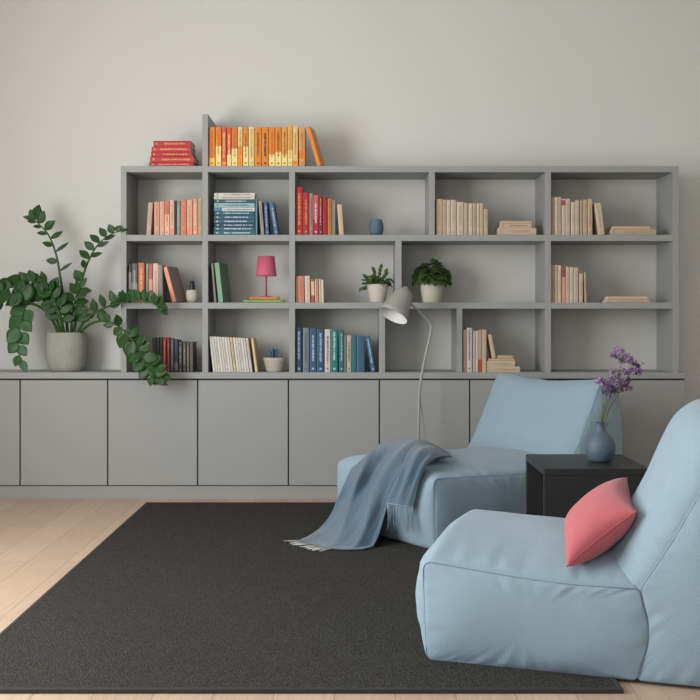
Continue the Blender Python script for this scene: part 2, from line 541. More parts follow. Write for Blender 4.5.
creams([(35, 54, 42), (56, 75, 42), (77, 97, 42), (99, 118, 52, None, 'ivory book with pink mark', (216, 198, 176), ((170, 60, 100), .82, .96), None),
        (120, 147, 52), (152, 175, 70), (177, 200, 60), (204, 220, 62), (223, 247, 57), (250, 277, 53), (311, 350, 76, 287)], 5.833, 545, 190,
       'the top right compartment', 'beige books in the top right compartment', zA1, [2, 1, 2, 1, 3, 1, 3, 2, 0, 0, 3])
z = lying('book', 'broad lower beige book lying in the top right compartment', 'beige pair lying in the top right compartment', 611, 656, 229.2, 0, (198, 176, 148), zA1, title=(170, 145, 120))
lying('book', 'smaller upper beige book lying in the top right compartment', 'beige pair lying in the top right compartment', 612.7, 649.8, 226.2, 0, (212, 182, 150), z)

# --- middle row, first
row('book', 'books in the middle left compartment', 'the middle left compartment', zB1, [
    (68, 88, 112, 'black and grey', (52, 52, 52), ((120, 116, 110), .3, .8), None),
    (90, 136, 105, 'mottled charcoal', (84, 86, 84), ((120, 122, 118), .0, .5), (160, 160, 155)),
    (141, 190, 100, 'burnt orange', (206, 112, 52), None, (236, 170, 110)),
    (192, 201, 104, 'thin black', (24, 24, 24), None, None),
    (203, 222, 107, 'grey-white', (170, 164, 156), None, (70, 70, 70)),
    (225, 253, 107, 'coral red', (200, 96, 78), ((220, 150, 130), .3, .6), None),
    (256, 299, 105, 'blush cream', (224, 190, 172), None, (190, 150, 130)),
    (302, 334, 118, 'plain grey', (140, 134, 126), None, None, 298),
    (406, 440, 131, 'salmon-spined grey', (160, 140, 130), (SAL, 0, 1), None, 326, -.24, .16),
], 7.78, 120, 250)
# --- middle row, second
row('book', 'leaning books left of the pink table lamp', 'the pair left of the pink lamp', zB1, [
    (100, 116, 95, 'thin grey', (128, 124, 118), None, None, 77),
    (129, 163, 90, 'thick sage green', (86, 122, 88), ((104, 150, 110), 0, 1), None, 98, -.2, .15),
], 7, 200, 250)
zg = lying('book', 'light green book lying lowest under the pink table lamp', 'books under the pink lamp', 243, 283.5, 299.6, 0, (120, 158, 78), zB1, title=(170, 190, 120), dep=.13)
zo = lying('book', 'orange book lying on the green one, under the pink table lamp', 'books under the pink lamp', 249.3, 278.5, 296.6, 0, (204, 116, 52), zg, title=(230, 160, 90), dep=.12)
# --- middle row, third
row('book', 'small salmon and cream books in the middle row', 'the short salmon row', zB1, [
    (37, 50, 105, 'peach-edged', (226, 164, 128), None, None),
    (53, 92, 102, 'broad salmon', (216, 134, 106), None, (190, 100, 80), 50),
    (96, 129, 101, 'broad cream', (222, 206, 184), None, (190, 170, 150), 93),
    (136, 158, 120, 'rust-red', (190, 92, 70), (PSAL, .3, .9), None, 132),
    (161, 171, 121, 'thin cream', (224, 200, 176), None, None, 158),
    (172, 183, 121, 'thin salmon', (214, 146, 118), None, None, 169),
    (186, 198, 122, 'thin ivory', (220, 206, 184), None, None, 183),
    (200, 216, 126, 'ivory', (226, 214, 194), None, None, 197),
], 6.364, 290, 260)
# --- middle row, right
creams([(35, 45, 57), (46, 56, 57), (58, 76, 58), (77, 95, 60), (98, 120, 66, None, 'brown-red and rose', (150, 86, 76), ((206, 150, 130), 0, .7), None), (122, 143, 68),
        (145, 166, 72), (168, 195, 74), (200, 222, 108), (232, 244, 102, 227)], 5.833, 545, 255, 'the middle right compartment',
       'beige books in the middle right compartment', zB1, [0, 2, 0, 1, 0, 3, 1, 3, 3, 0])
z = lying('book', 'lower thin beige book lying in the middle right compartment', 'beige pair in the middle right compartment', 606, 649.3, 299.6, 0, (206, 182, 156), zB1, title=(180, 150, 130))
lying('book', 'upper thin beige book lying in the middle right compartment', 'beige pair in the middle right compartment', 608, 647.5, 296.2, 0, (212, 184, 156), z)

# --- bottom row, first
row('book', 'dark books behind the hanging plant stem', 'the dark row behind the drooping stem', WT1, [
    (122, 160, 76, 'dark green', (40, 56, 40), None, None),
    (162, 196, 76, 'second dark green', (46, 60, 44), None, None),
    (201, 223, 79, 'brown-grey', (84, 70, 64), None, None),
    (228, 262, 79, 'brick red', (168, 66, 56), None, (210, 150, 120)),
    (269, 298, 86, 'crimson', (160, 44, 50), None, (200, 120, 100)),
    (306, 336, 96, 'slate blue', (84, 104, 130), ((40, 44, 60), 0, .12), (150, 160, 180)),
    (344, 380, 99, 'blue-black', (50, 62, 76), ((120, 110, 100), .06, .3), None),
    (386, 421, 119, 'charcoal', (66, 70, 70), None, (150, 140, 120)),
    (427, 461, 122, 'grey-black', (70, 70, 66), None, (150, 146, 130)),
    (466, 494, 122, 'dark taupe', (96, 84, 74), None, (170, 150, 130)),
    (499, 530, 122, 'black and beige', (96, 88, 76), None, None),
], 10, 140, 330)
# --- bottom row, second: slanting white books
ws = []
tops = [62, 80, 98, 116, 134, 152, 170, 188, 208, 228, 246, 264, 282, 300, 320, 356]
for i, t in enumerate(tops):
    yl = t in (208, 356)
    nm = 'butter yellow' if yl else ('white', 'off-white', 'white with grey text')[i % 3]
    c = (230, 206, 150) if yl else ((226, 222, 212), (214, 208, 196), (222, 218, 210))[i % 3]
    w = 17 if i < 15 else 18
    ws.append((t + 30, t + 30 + w, 80 + i * 0.9, nm, c, None, (140, 138, 134) if i % 3 == 2 else None, t))
row('book', 'slanting white books in the bottom row', 'the slanting white row', WT1, ws, 7, 200, 325, 'paperback')
# --- bottom row, third
row('book', 'blue and teal books in the bottom row', 'the blue row behind the floor lamp', WT1, [
    (42, 82, 55, 'navy', (36, 76, 122), None, (150, 180, 205)),
    (90, 133, 55, 'grey-blue', (120, 134, 146), None, (80, 90, 100)),
    (138, 185, 60, 'royal blue', (42, 88, 138), None, (170, 195, 215)),
    (188, 240, 65, 'broad dark blue', (36, 80, 130), None, (150, 180, 205)),
    (243, 283, 65, 'cream', (212, 206, 194), None, (110, 100, 90)),
    (287, 334, 65, 'broad teal', (30, 124, 124), None, (180, 215, 210)),
    (343, 378, 67, 'dark teal', (26, 108, 118), None, (150, 200, 200)),
    (380, 394, 108, 'thin grey', (130, 134, 136), None, None),
    (398, 429, 108, 'beige', (196, 180, 156), None, (110, 90, 70)),
    (432, 466, 106, 'teal', (26, 112, 122), None, None),
    (469, 522, 110, 'broad blue', (48, 96, 146), None, None),
    (568, 600, 112, 'blue', (48, 104, 160), None, (180, 200, 220), 526),
], 7, 290, 320)
# --- bottom row, fourth
row('book', 'books beside the small stack in the bottom row', 'the row left of the bottom stack', WT1, [
    (56, 78, 68, 'salmon-beige', (206, 168, 142), None, None),
    (82, 120, 55, 'tall white', (214, 208, 196), None, (120, 116, 110)),
    (125, 143, 75, 'grey-cream', (196, 188, 170), None, None),
    (145, 161, 75, 'thin ivory', (222, 214, 196), None, None),
    (163, 188, 70, 'taupe with red foot', (190, 170, 150), ((176, 70, 50), 0, .3), None),
    (190, 221, 68, 'tan', (204, 180, 146), None, None),
], 7, 455, 320)
z = lying('book', 'widest bottom book of the stack in the lower compartment', 'small stack in the bottom row', 487, 520, 366.5, 0, (206, 184, 154), WT1, title=(170, 150, 120))
z = lying('book', 'second book up of the stack in the lower compartment', 'small stack in the bottom row', 487, 515, 361, 0, (208, 190, 164), z, title=(170, 150, 120))
z3 = lying('book', 'third book up of the stack in the lower compartment', 'small stack in the bottom row', 488, 514.5, 358.6, 0, (202, 178, 148), z)
lying('book', 'short top book of the stack in the lower compartment', 'small stack in the bottom row', 497, 513, 355.4, 0, (204, 172, 134), z3, dep=.11)
upright('book', 'cream book leaning on top of the lower compartment stack', 'books beside the small stack in the bottom row', 492.4, 496.2, 487.7, 334.5, z3, (214, 190, 156), None, (190, 165, 130), dep=.12)

# ------------------------------------------------------------------ small pots and lamp on the shelves
M_SOIL = mat((52, 42, 34), 0.95, 0.3, 120, 0.6)
def ceramic(rgb, var=0.06, rough=0.7, bump=0.15): return mat(rgb, rough, var, 60, bump, 180)
def shell_prof(pts, th):
    return pts + [(r - th, z) for r, z in reversed(pts[1:])] + [(0.0005, pts[1][1] + th)]

# blue ribbed vase
yy = D + 0.09
def at(px, d): return X(px, d)
v = thing('vase', 'small ribbed slate-blue barrel vase alone in the wide top compartment', 'vase', (at(376.2, yy), yy, zA1))
s = yy / FPX
bm = lathe(shell_prof([(0.001, 0), (5.2 * s, 0), (6.8 * s, 4 * s), (7.3 * s, 8 * s), (7.0 * s, 12 * s), (5.8 * s, 15.6 * s), (5.6 * s, 16.4 * s)], .003), 48, cap0=False, cap1=False)
for vv in bm.verts:
    a = math.atan2(vv.co.y, vv.co.x); k = 1 + .02 * math.cos(a * 16)
    vv.co.x *= k; vv.co.y *= k
obj('vase_body', bm, ceramic((84, 104, 122)), v, True)

# cream pot with black stopper
v = thing('bottle', 'tiny round cream bottle with tall black stopper beside leaning salmon book', 'bottle', (at(192.2, yy), yy, zB1))
bm = lathe(shell_prof([(0.001, 0), (4.2 * s, 0), (5.8 * s, 4 * s), (6.2 * s, 8 * s), (6.0 * s, 11.4 * s), (5.3 * s, 12.8 * s)], .003), 36, cap0=False, cap1=False)
obj('bottle_body', bm, ceramic((196, 186, 172)), v, True)
obj('stopper', lathe([(3.0 * s, 8 * s), (3.0 * s, 14 * s), (2.3 * s, 19 * s), (1.9 * s, 21.6 * s), (1.2 * s, 22 * s)], 24), mat((26, 28, 30), .4), v, True)
obj('collar', lathe([(5.1 * s, 11.6 * s), (5.1 * s, 12.2 * s), (2.9 * s, 12.6 * s)], 24), ceramic((186, 176, 162)), v, True)

# pink table lamp on the two books
yl = D + 0.08
s = yl / FPX
v = thing('table_lamp', 'small raspberry-pink table lamp standing on two lying books', 'lamp', (at(266.2, yl), yl, zo))
PK = mat((200, 92, 120), .7, .05, 200, .2, 500)
PKM = mat((190, 50, 80), .4)
obj('base', lathe([(6.3 * s, 0), (6.3 * s, .5 * s), (1.2 * s, 1.0 * s)], 32), PKM, v, True)
obj('stem', lathe([(.85 * s, .6 * s), (.85 * s, 26 * s)], 16), PKM, v, True)
obj('lamp_shade', lathe([(10.5 * s, 20.8 * s), (8.3 * s, 40.6 * s), (8.3 * s - .0012, 40.6 * s), (10.5 * s - .0012, 20.8 * s), (10.5 * s, 20.8 * s)], 48, cap0=False, cap1=False), PK, v, True)
sp = bmesh.new()
for k in range(3):
    a = k * 2 * PI / 3
    tube([(0, 0, 26 * s), (8.7 * s * math.cos(a), 8.7 * s * math.sin(a), 36 * s)], .0012, 6, sp)
obj('shade_carrier', sp, PKM, v)

# leaf: base, direction, normal, length, width
def leaf(bm, base, dirv, nrm, L_, W, curl=0.15, fold=0.12, nu=7, pw=0.8, pet=0.0):
    d = dirv.normalized()
    sdv = d.cross(nrm)
    if sdv.length < 1e-4: sdv = d.cross(Vector((0.3, 0.9, 0.1)))
    sdv.normalize()
    n = sdv.cross(d).normalized()
    rows = []
    base = base + d * pet
    for i in range(nu + 1):
        u = i / nu
        w = W * 0.5 * (math.sin(PI * u ** pw)) ** 0.9 if 0 < u < 1 else W * 0.02
        c = base + d * (L_ * u) - n * (curl * L_ * u * u)
        r_ = [c + sdv * (w * q) + n * (fold * w * abs(q) ** 1.5) for q in (-1, -.5, 0, .5, 1)]
        rows.append([bm.verts.new(p) for p in r_])
    for a, b in zip(rows, rows[1:]):
        for j in range(4):
            bm.faces.new((a[j], a[j + 1], b[j + 1], b[j]))

def leaf_mat(rgb, rough=0.4, var=.25):
    return mat(rgb, rough, var, 25, 0.05, 80, spec=0.3)

def thicken(o, t):
    md = o.modifiers.new('solid', 'SOLIDIFY'); md.thickness = t; md.offset = 0

def small_pot(px, wt_, wb_, h, label, name='potted_plant', rgb=(196, 190, 178), base=None, d=D + 0.12):
    s = d / FPX
    v = thing(name, label, 'plant', (at(px, d), d, base))
    prof = [(0.001, 0), (wb_ * s, 0), (wb_ * s + .002, .006), (wt_ * s * .96 + wb_ * s * .04, h * s * .8), (wt_ * s, h * s), (wt_ * s - .005, h * s), (wt_ * s - .008, h * s * .82)]
    obj('pot', lathe(prof, 40, cap0=False, cap1=False), ceramic(rgb), v, True)
    obj('soil', lathe([(wt_ * s - .0075, h * s * .80), (wt_ * s - .0075, h * s * .86)], 32), M_SOIL, v)
    return v, s

LG = leaf_mat((66, 88, 44)); LG2 = leaf_mat((60, 84, 40))
# straggly plant (curling leaves)
v, s = small_pot(377.8, 10.6, 7.6, 18.6, 'small straggly green plant in cream pot, middle row left of the divider', base=zB1)
r = random.Random(11)
bm = bmesh.new(); stm = bmesh.new()
top = 17.5 * s
for k in range(30):
    a = r.uniform(0, 2 * PI); out = r.uniform(.2, 1)
    e = Vector((math.cos(a) * out * 12 * s, math.sin(a) * out * 9 * s, top + r.uniform(1, 12) * s * (1.15 - out * .6)))
    b0 = Vector((math.cos(a) * 3 * s, math.sin(a) * 3 * s, top - 1 * s))
    tube(crom([b0, (b0 + e) / 2 + Vector((0, 0, 3 * s)), e], 4), .0009, 5, stm)
    for q in range(3):
        p = b0.lerp(e, .55 + .22 * q)
        leaf(bm, p, Vector((math.cos(a) + r.uniform(-.8, .8), math.sin(a) + r.uniform(-.8, .8), r.uniform(-.4, .9))), Vector((r.uniform(-.5, .5), -.7, 1)), r.uniform(4, 6.5) * s, 3.6 * s, r.uniform(.3, .9))
for (ex, ez) in ((-16, -3), (-12, 8), (-4, 15), (3, 18), (8, 13)):
    e = Vector((ex * s, -3 * s, top + ez * s))
    b0 = Vector((ex * .2 * s, 0, top))
    tube(crom([b0, b0.lerp(e, .5) + Vector((0, 0, 3 * s)), e], 4), .001, 5, stm)
    for q in range(3):
        leaf(bm, b0.lerp(e, .5 + .2 * q), (e - b0) + Vector((r.uniform(-.02, .02), 0, r.uniform(-.02, .02))), Vector((0, -1, .6)), 5.5 * s, 3.8 * s, .6)
thicken(obj('leaves', bm, LG, v, True, recalc=False), .0006)
obj('stems', stm, leaf_mat((70, 92, 48)), v, True)

# bushy plant with rounded leaves
v, s = small_pot(431.6, 11.8, 8.8, 19.8, 'bushy dark green round-leaved plant in cream pot, right of the divider', base=zB1)
r = random.Random(5)
bm = bmesh.new(); stm = bmesh.new()
top = 18.5 * s
for k in range(210):
    u = r.uniform(-.15, 1); a = r.uniform(0, 2 * PI)
    q = math.sqrt(max(0, 1 - u * u))
    c = Vector((math.cos(a) * q * 14.5 * s, math.sin(a) * q * 11 * s, top + 5 * s + u * 14.5 * s))
    dirv = Vector((math.cos(a) * q, math.sin(a) * q, u * .6 - .45)) + Vector((r.uniform(-.3, .3), r.uniform(-.3, .3), r.uniform(-.2, .2)))
    nrm = Vector((math.cos(a) * q * .6, math.sin(a) * q * .6 - .3, .6 + u))
    leaf(bm, c, dirv, nrm, r.uniform(6.5, 9) * s, r.uniform(6, 8) * s, .25, .2)
    if k % 4 == 0:
        tube(crom([Vector((math.cos(a) * 3 * s, math.sin(a) * 3 * s, top - 2 * s)), Vector((c.x * .5, c.y * .5, top + (c.z - top) * .7)), c], 4), .0011, 5, stm)
thicken(obj('leaves', bm, LG2, v, True, recalc=False), .0006)
obj('stems', stm, leaf_mat((70, 92, 48)), v, True)

# bowl with blue coral cactus
v, s = small_pot(274.6, 11.5, 8.2, 14.2, 'low cream bowl planted with a tiny blue cactus', base=WT1 , rgb=(178, 172, 158), d=D + 0.1)
r = random.Random(3)
bm = bmesh.new()
for k in range(15):
    a = r.uniform(0, 2 * PI); q = r.uniform(.5, 4.6) * s
    x, y = math.cos(a) * q - .8 * s, math.sin(a) * q
    h = r.uniform(5.5, 10.5) * s
    tx, ty = x * 1.25 + r.uniform(-1, 1) * s * .4, y * 1.25
    pts = [Vector((x, y, 11.5 * s)), Vector(((x + tx) / 2, (y + ty) / 2, 11.5 * s + h * .6)), Vector((tx, ty, 11.5 * s + h)), Vector((tx, ty, 11.5 * s + h * 1.16))]
    tube(pts, [1.0 * s, 1.15 * s, 1.1 * s, .35 * s], 8, bm)
obj('cactus', bm, mat((62, 92, 124), .7, .15, 100), v, True)

# ------------------------------------------------------------------ the big potted plant
dp = D + 0.165
s = dp / FPX
big = thing('potted_plant', 'large arching glossy-leaved green plant in a round stone-grey pot on worktop', 'plant', (at(67.2, dp), dp, WT1))
def stone():
    m = mat((156, 157, 147), .9, .22, 22, .5, 120, stretch=(1, 1, .5))
    return m
pr = [(0.001, 0), (15.2 * s, 0), (17.8 * s, 3 * s), (19.8 * s, 11 * s), (20.6 * s, 20 * s), (20.4 * s, 30 * s), (19.6 * s, 38.6 * s), (18.2 * s, 38.8 * s), (17.8 * s, 34 * s)]
prr = [pr[0]] + crom([(a, b, 0) for a, b in pr[1:7]], 4) + [Vector((a, b, 0)) for a, b in pr[7:]]
prr = [(p[0], p[1]) for p in prr]
obj('pot', lathe(prr, 56, cap0=False, cap1=False), stone(), big, True)
obj('soil', lathe([(17.7 * s, 33 * s), (17.7 * s, 35.2 * s)], 40), M_SOIL, big)
inv = Vector(big.location)
M_STEM = leaf_mat((52, 86, 40), .45)
M_LEAF = leaf_mat((33, 70, 25), .42, .35)
M_LEAFP = leaf_mat((54, 92, 54), .42)
def zstem(pts, r0, r1, leaves, lm=M_LEAF, seed=1):
    """pts px,py,depth ; leaves: list of (t, side angle in picture deg, length px, width px)"""
    P3 = [P(*p) - inv for p in pts]
    c = crom(P3, 10)
    n = len(c)
    st_ = obj('stem', tube(c, [r0 + (r1 - r0) * i / (n - 1) for i in range(n)], 8), M_STEM, big, True)
    bm = bmesh.new()
    rr = random.Random(seed)
    for (t, ang, L_, W) in leaves:
        f = t * (n - 1); i = min(int(f), n - 2)
        p = c[i].lerp(c[i + 1], f - i)
        a = math.radians(ang)
        dirv = Vector((math.cos(a), rr.uniform(-.35, .15), math.sin(a)))
        nr = Vector((rr.uniform(-.45, .45), -1, rr.uniform(-.1, .6)))
        leaf(bm, p, dirv, nr, L_ * s * 1.1, W * s * 1.12, rr.uniform(-.05, .22), rr.uniform(.05, .2), 8, .9, .0)
    o = obj('leaflets', bm, lm, st_, True, recalc=False)
    thicken(o, .0012)
def auto(n, t0, t1, base_ang, spread, L_, W, seed, alt=True, jit=15, end=None):
    r = random.Random(seed); out = []
    for i in range(n):
        t = t0 + (t1 - t0) * i / max(1, n - 1)
        ba = base_ang(t) if callable(base_ang) else base_ang
        sp_ = spread * (1 if i % 2 else -1)
        out.append((t, ba + sp_ + r.uniform(-jit, jit), L_ * r.uniform(.85, 1.15), W * r.uniform(.85, 1.15)))
    if end is not None: out.append((1.0, end, L_, W * .8))
    return out
F = dp - .02
# 1 tall centre-left stem
zstem([(68, 338, F), (65.5, 310, F), (61, 282, F - .02), (56.5, 256, F - .03), (49, 236, F - .04), (39, 224, F - .05), (33, 219, F - .05)], .010, .0022,
      [(.30, 172, 14, 4), (.40, 35, 14, 3), (.46, 172, 11, 6), (.53, 38, 15, 3.4), (.58, 165, 10, 5), (.64, 32, 13, 5), (.69, 172, 10, 4), (.74, 40, 13, 8),
       (.78, 172, 9, 3.5), (.84, 62, 13, 8.5), (.88, 172, 9, 4), (.94, 75, 15, 9), (.97, 110, 10, 6), (1, 165, 9, 4), (.985, 40, 9, 5)], seed=2)
# 2 tall right stem
zstem([(73, 338, F), (78, 305, F), (81.5, 282, F - .02), (88, 262, F - .04), (97, 246, F - .06), (108, 236, F - .08), (120, 231, F - .2)], .0095, .002,
      [(.34, 120, 12, 9), (.44, 100, 9, 7), (.53, 140, 13, 7), (.55, 18, 12, 5), (.62, 140, 12, 7), (.66, 20, 13, 4.5), (.71, 138, 12, 6.5), (.76, 22, 12, 4), (.81, 128, 11, 6.5), (.9, 115, 9, 7), (1, 15, 8, 3), (.94, 60, 7, 6)], seed=3)
# 3 left arch, large paler leaves hanging at its end
zstem([(60, 338, F), (50, 316, F - .03), (36, 305, F - .07), (26, 306, F - .11), (21, 322, F - .13), (18, 342, F - .14), (21, 362, F - .14)], .010, .002,
      [(.42, 150, 16, 12), (.5, 205, 16, 13), (.55, 300, 14, 13), (.62, 215, 17, 14), (.66, 320, 13, 11), (.72, 235, 17, 14), (.76, 310, 13, 12), (.83, 232, 13, 11), (.86, 310, 12, 9), (.93, 250, 11, 8), (.97, 300, 13, 7)], M_LEAFP, seed=4)
# 4 outer left arch
zstem([(62, 338, F), (54, 312, F - .02), (42, 296, F - .06), (26, 286, F - .1), (10, 287, F - .14), (-6, 300, F - .16)], .0095, .002,
      [(.36, 100, 13, 8), (.42, 200, 15, 9), (.48, 80, 14, 12), (.52, 215, 17, 11), (.58, 120, 15, 13), (.62, 260, 17, 12), (.68, 150, 15, 14), (.72, 285, 16, 12), (.78, 170, 15, 13), (.82, 250, 17, 13), (.88, 130, 13, 12), (.93, 260, 16, 11), (.98, 210, 14, 9)], seed=5)
# 5 inner left
zstem([(64, 338, F), (59, 310, F - .05), (52, 292, F - .08), (42, 282, F - .11), (30, 284, F - .14), (18, 296, F - .16)], .0095, .002,
      [(.3, 70, 14, 7), (.35, 190, 14, 9), (.42, 60, 14, 9), (.47, 200, 16, 11), (.53, 110, 13, 6), (.56, 250, 18, 13), (.62, 140, 13, 7), (.68, 265, 17, 14), (.74, 110, 12, 9), (.8, 250, 17, 14), (.86, 170, 13, 12), (.93, 235, 16, 12), (1, 220, 14, 9)], seed=6)
# 6 short dense right-of-centre
zstem([(71, 338, F), (72, 318, F - .04), (75, 300, F - .07), (80, 288, F - .09)], .0095, .002,
      [(.3, 20, 13, 8), (.38, 150, 14, 8), (.45, 15, 14, 10), (.52, 140, 14, 9), (.6, 10, 13, 9), (.66, 150, 13, 8), (.73, 30, 13, 9), (.8, 120, 12, 8), (.88, 5, 12, 7), (1, 60, 11, 5), (.97, 120, 9, 5)], seed=7)
# 7 short left of centre
zstem([(65, 338, F), (61, 318, F - .07), (55, 303, F - .1), (48, 290, F - .12)], .0095, .002,
      [(.3, 10, 13, 8), (.35, 170, 14, 9), (.45, 25, 14, 9), (.52, 180, 14, 10), (.6, 50, 14, 10), (.68, 190, 13, 9), (.76, 60, 13, 8), (.85, 170, 12, 8), (1, 120, 13, 6), (.93, 70, 11, 7)], seed=8)
# 8 right arch lying along the shelf line
zstem([(75, 338, F), (84, 322, F - .06), (98, 311, F - .12), (116, 304, F - .2), (134, 300, F - .24), (150, 302, F - .26), (160, 308, F - .26)], .0085, .002,
      [(.2, 60, 13, 9), (.26, 200, 13, 8), (.31, 100, 13, 7), (.36, 290, 12, 10), (.4, 110, 13, 6), (.44, 20, 12, 8), (.5, 115, 13, 7), (.53, 75, 12, 7)] +
      [(.56 + k * .031, (120 if k % 2 else 40) + (k % 3) * 8 - k * 4, 10.5, 8) for k in range(14)] + [(1, -40, 9, 6)], seed=9)
# 9 right drooping stem
zstem([(76, 338, F), (86, 327, F - .08), (100, 321, F - .16), (115, 324, F - .26), (128, 335, F - .3), (138, 348, F - .31), (146, 362, F - .32), (152, 376, F - .32)], .0085, .002,
      [(.38, 130, 10, 7), (.42, 190, 10, 6), (.47, 100, 11, 8), (.52, 330, 12, 9), (.5, 215, 9, 9), (.56, 240, 14, 13), (.6, 60, 12, 8), (.64, 250, 15, 13), (.68, 40, 13, 8), (.7, 240, 15, 13),
       (.74, 35, 12, 10), (.76, 215, 13, 12), (.8, 350, 13, 12), (.83, 225, 14, 12), (.86, 20, 14, 12), (.9, 235, 13, 9), (.9, 330, 15, 13), (.95, 200, 10, 8), (.97, 10, 15, 9), (1, 330, 16, 7), (1, 260, 9, 7)], seed=10)
zstem([(150, 366, F - .32), (155, 371, F - .32), (160, 377, F - .32)], .002, .0014, [(.3, 300, 10, 8), (.5, 30, 12, 7), (.9, 240, 9, 7), (1, 350, 10, 8), (1, 290, 8, 7)], seed=12)

# ------------------------------------------------------------------ floor lamp
dl = 5.95
s = dl / FPX
M_LAMP = mat((152, 152, 147), .45, .02, 20, spec=.4)
M_LAMPIN = mat((226, 226, 222), .5, .02, 20)
xb = at(418.6, dl)
fl = thing('floor_lamp', 'slender grey floor lamp with cone shade standing behind the far chair', 'lamp', (xb, dl, 0))
li = Vector((xb, dl, 0))
obj('base', lathe([(.085, 0), (.085, .008), (.078, .012), (.012, .014)], 48), M_LAMP, fl, True)
pole = [P(418.6, 480, dl) * 1 - li]
pole[0] = Vector((0, 0, .012))
for p in ((418.4, 440), (418.9, 410), (419.8, 388), (423, 368), (428, 345), (431, 331)):
    pole.append(P(p[0], p[1], dl) - li)
obj('pole', tube(crom(pole, 6), .0078, 14), M_LAMP, fl, True)
obj('brace', tube([P(420.0, 398, dl + .01) - li, P(426, 441, dl + .02) - li, P(430, 470, dl + .03) - li, Vector((.075, .04, .010))], .003, 8), M_LAMP, fl, True)
obj('arm', tube(crom([P(431, 332, dl) - li, P(431.2, 326.5, dl) - li, P(428, 321, dl) - li, P(416, 308.5, dl - .01) - li, P(409, 303, dl - .02) - li], 6), .0062, 12), M_LAMP, fl, True)
jm = Matrix.Translation(P(431, 328.5, dl) - li) @ Matrix.Rotation(PI / 2, 4, 'X')
obj('joint', lathe([(.008, -.01), (.009, -.008), (.009, .008), (.008, .01)], 20, mtx=jm), M_LAMP, fl, True)
topc = P(405.6, 290.5, dl - .02) - li
botc = P(392.9, 315.6, dl - .075) - li
ax = (botc - topc); HL = ax.length
q = Vector((0, 0, 1)).rotation_difference(ax.normalized()).to_matrix().to_4x4()
mt = Matrix.Translation(topc) @ q
rb = 15.6 * s
obj('lamp_shade', lathe([(.001, -.002), (.026, -.002), (.036, .002), (.044, .012), (.054, .035), (rb * .93, HL * .85), (rb, HL), (rb - .0015, HL)], 56, mtx=mt, cap0=False, cap1=False), M_LAMP, fl, True)
obj('shade_lining', lathe([(rb - .0016, HL), (rb * .93 - .002, HL * .85), (.052, .036), (.042, .014), (.001, .006)], 56, mtx=mt, cap0=False, cap1=False), M_LAMPIN, fl, True)
obj('shade_cap', lathe([(.016, -.016), (.019, -.013), (.019, -.002)], 28, mtx=mt), M_LAMP, fl, True)
obj('bulb', lathe([(.004, .012), (.013, .02), (.014, .05), (.024, .072), (.027, .09), (.02, .11), (.006, .117)], 24, mtx=mt), mat((235, 232, 224), .3), fl, True)

# ------------------------------------------------------------------ lounge chairs
def fabric(rgb, bump=.55, var=.05, rough=.9):
    return mat(rgb, rough, var, 18, bump, 330, spec=.2, sheen=.2)
M_CH = fabric((139, 163, 178))
M_SEAM = fabric((98, 121, 137))

def resample(poly, n, rad):
    """rounded closed polygon (x,z) resampled to n points; rad per corner"""
    pts = []
    m = len(poly)
    for i in range(m):
        p = Vector(poly[i]); a = Vector(poly[i - 1]); b = Vector(poly[(i + 1) % m])
        r_ = rad[i]
        u = (a - p); v_ = (b - p)
        ru = min(r_, u.length * .48); rv = min(r_, v_.length * .48)
        p0 = p + u.normalized() * ru; p2 = p + v_.normalized() * rv
        for k in range(9):
            t = k / 8
            pts.append(p0 * (1 - t) ** 2 + p * 2 * t * (1 - t) + p2 * t * t)
    L_ = [0]
    for i in range(len(pts)):
        L_.append(L_[-1] + (pts[(i + 1) % len(pts)] - pts[i]).length)
    tot = L_[-1]; out = []
    j = 0
    for k in range(n):
        tgt = tot * k / n
        while L_[j + 1] < tgt: j += 1
        f = (tgt - L_[j]) / max(1e-9, L_[j + 1] - L_[j])
        out.append(pts[j % len(pts)].lerp(pts[(j + 1) % len(pts)], f))
    return out, tot

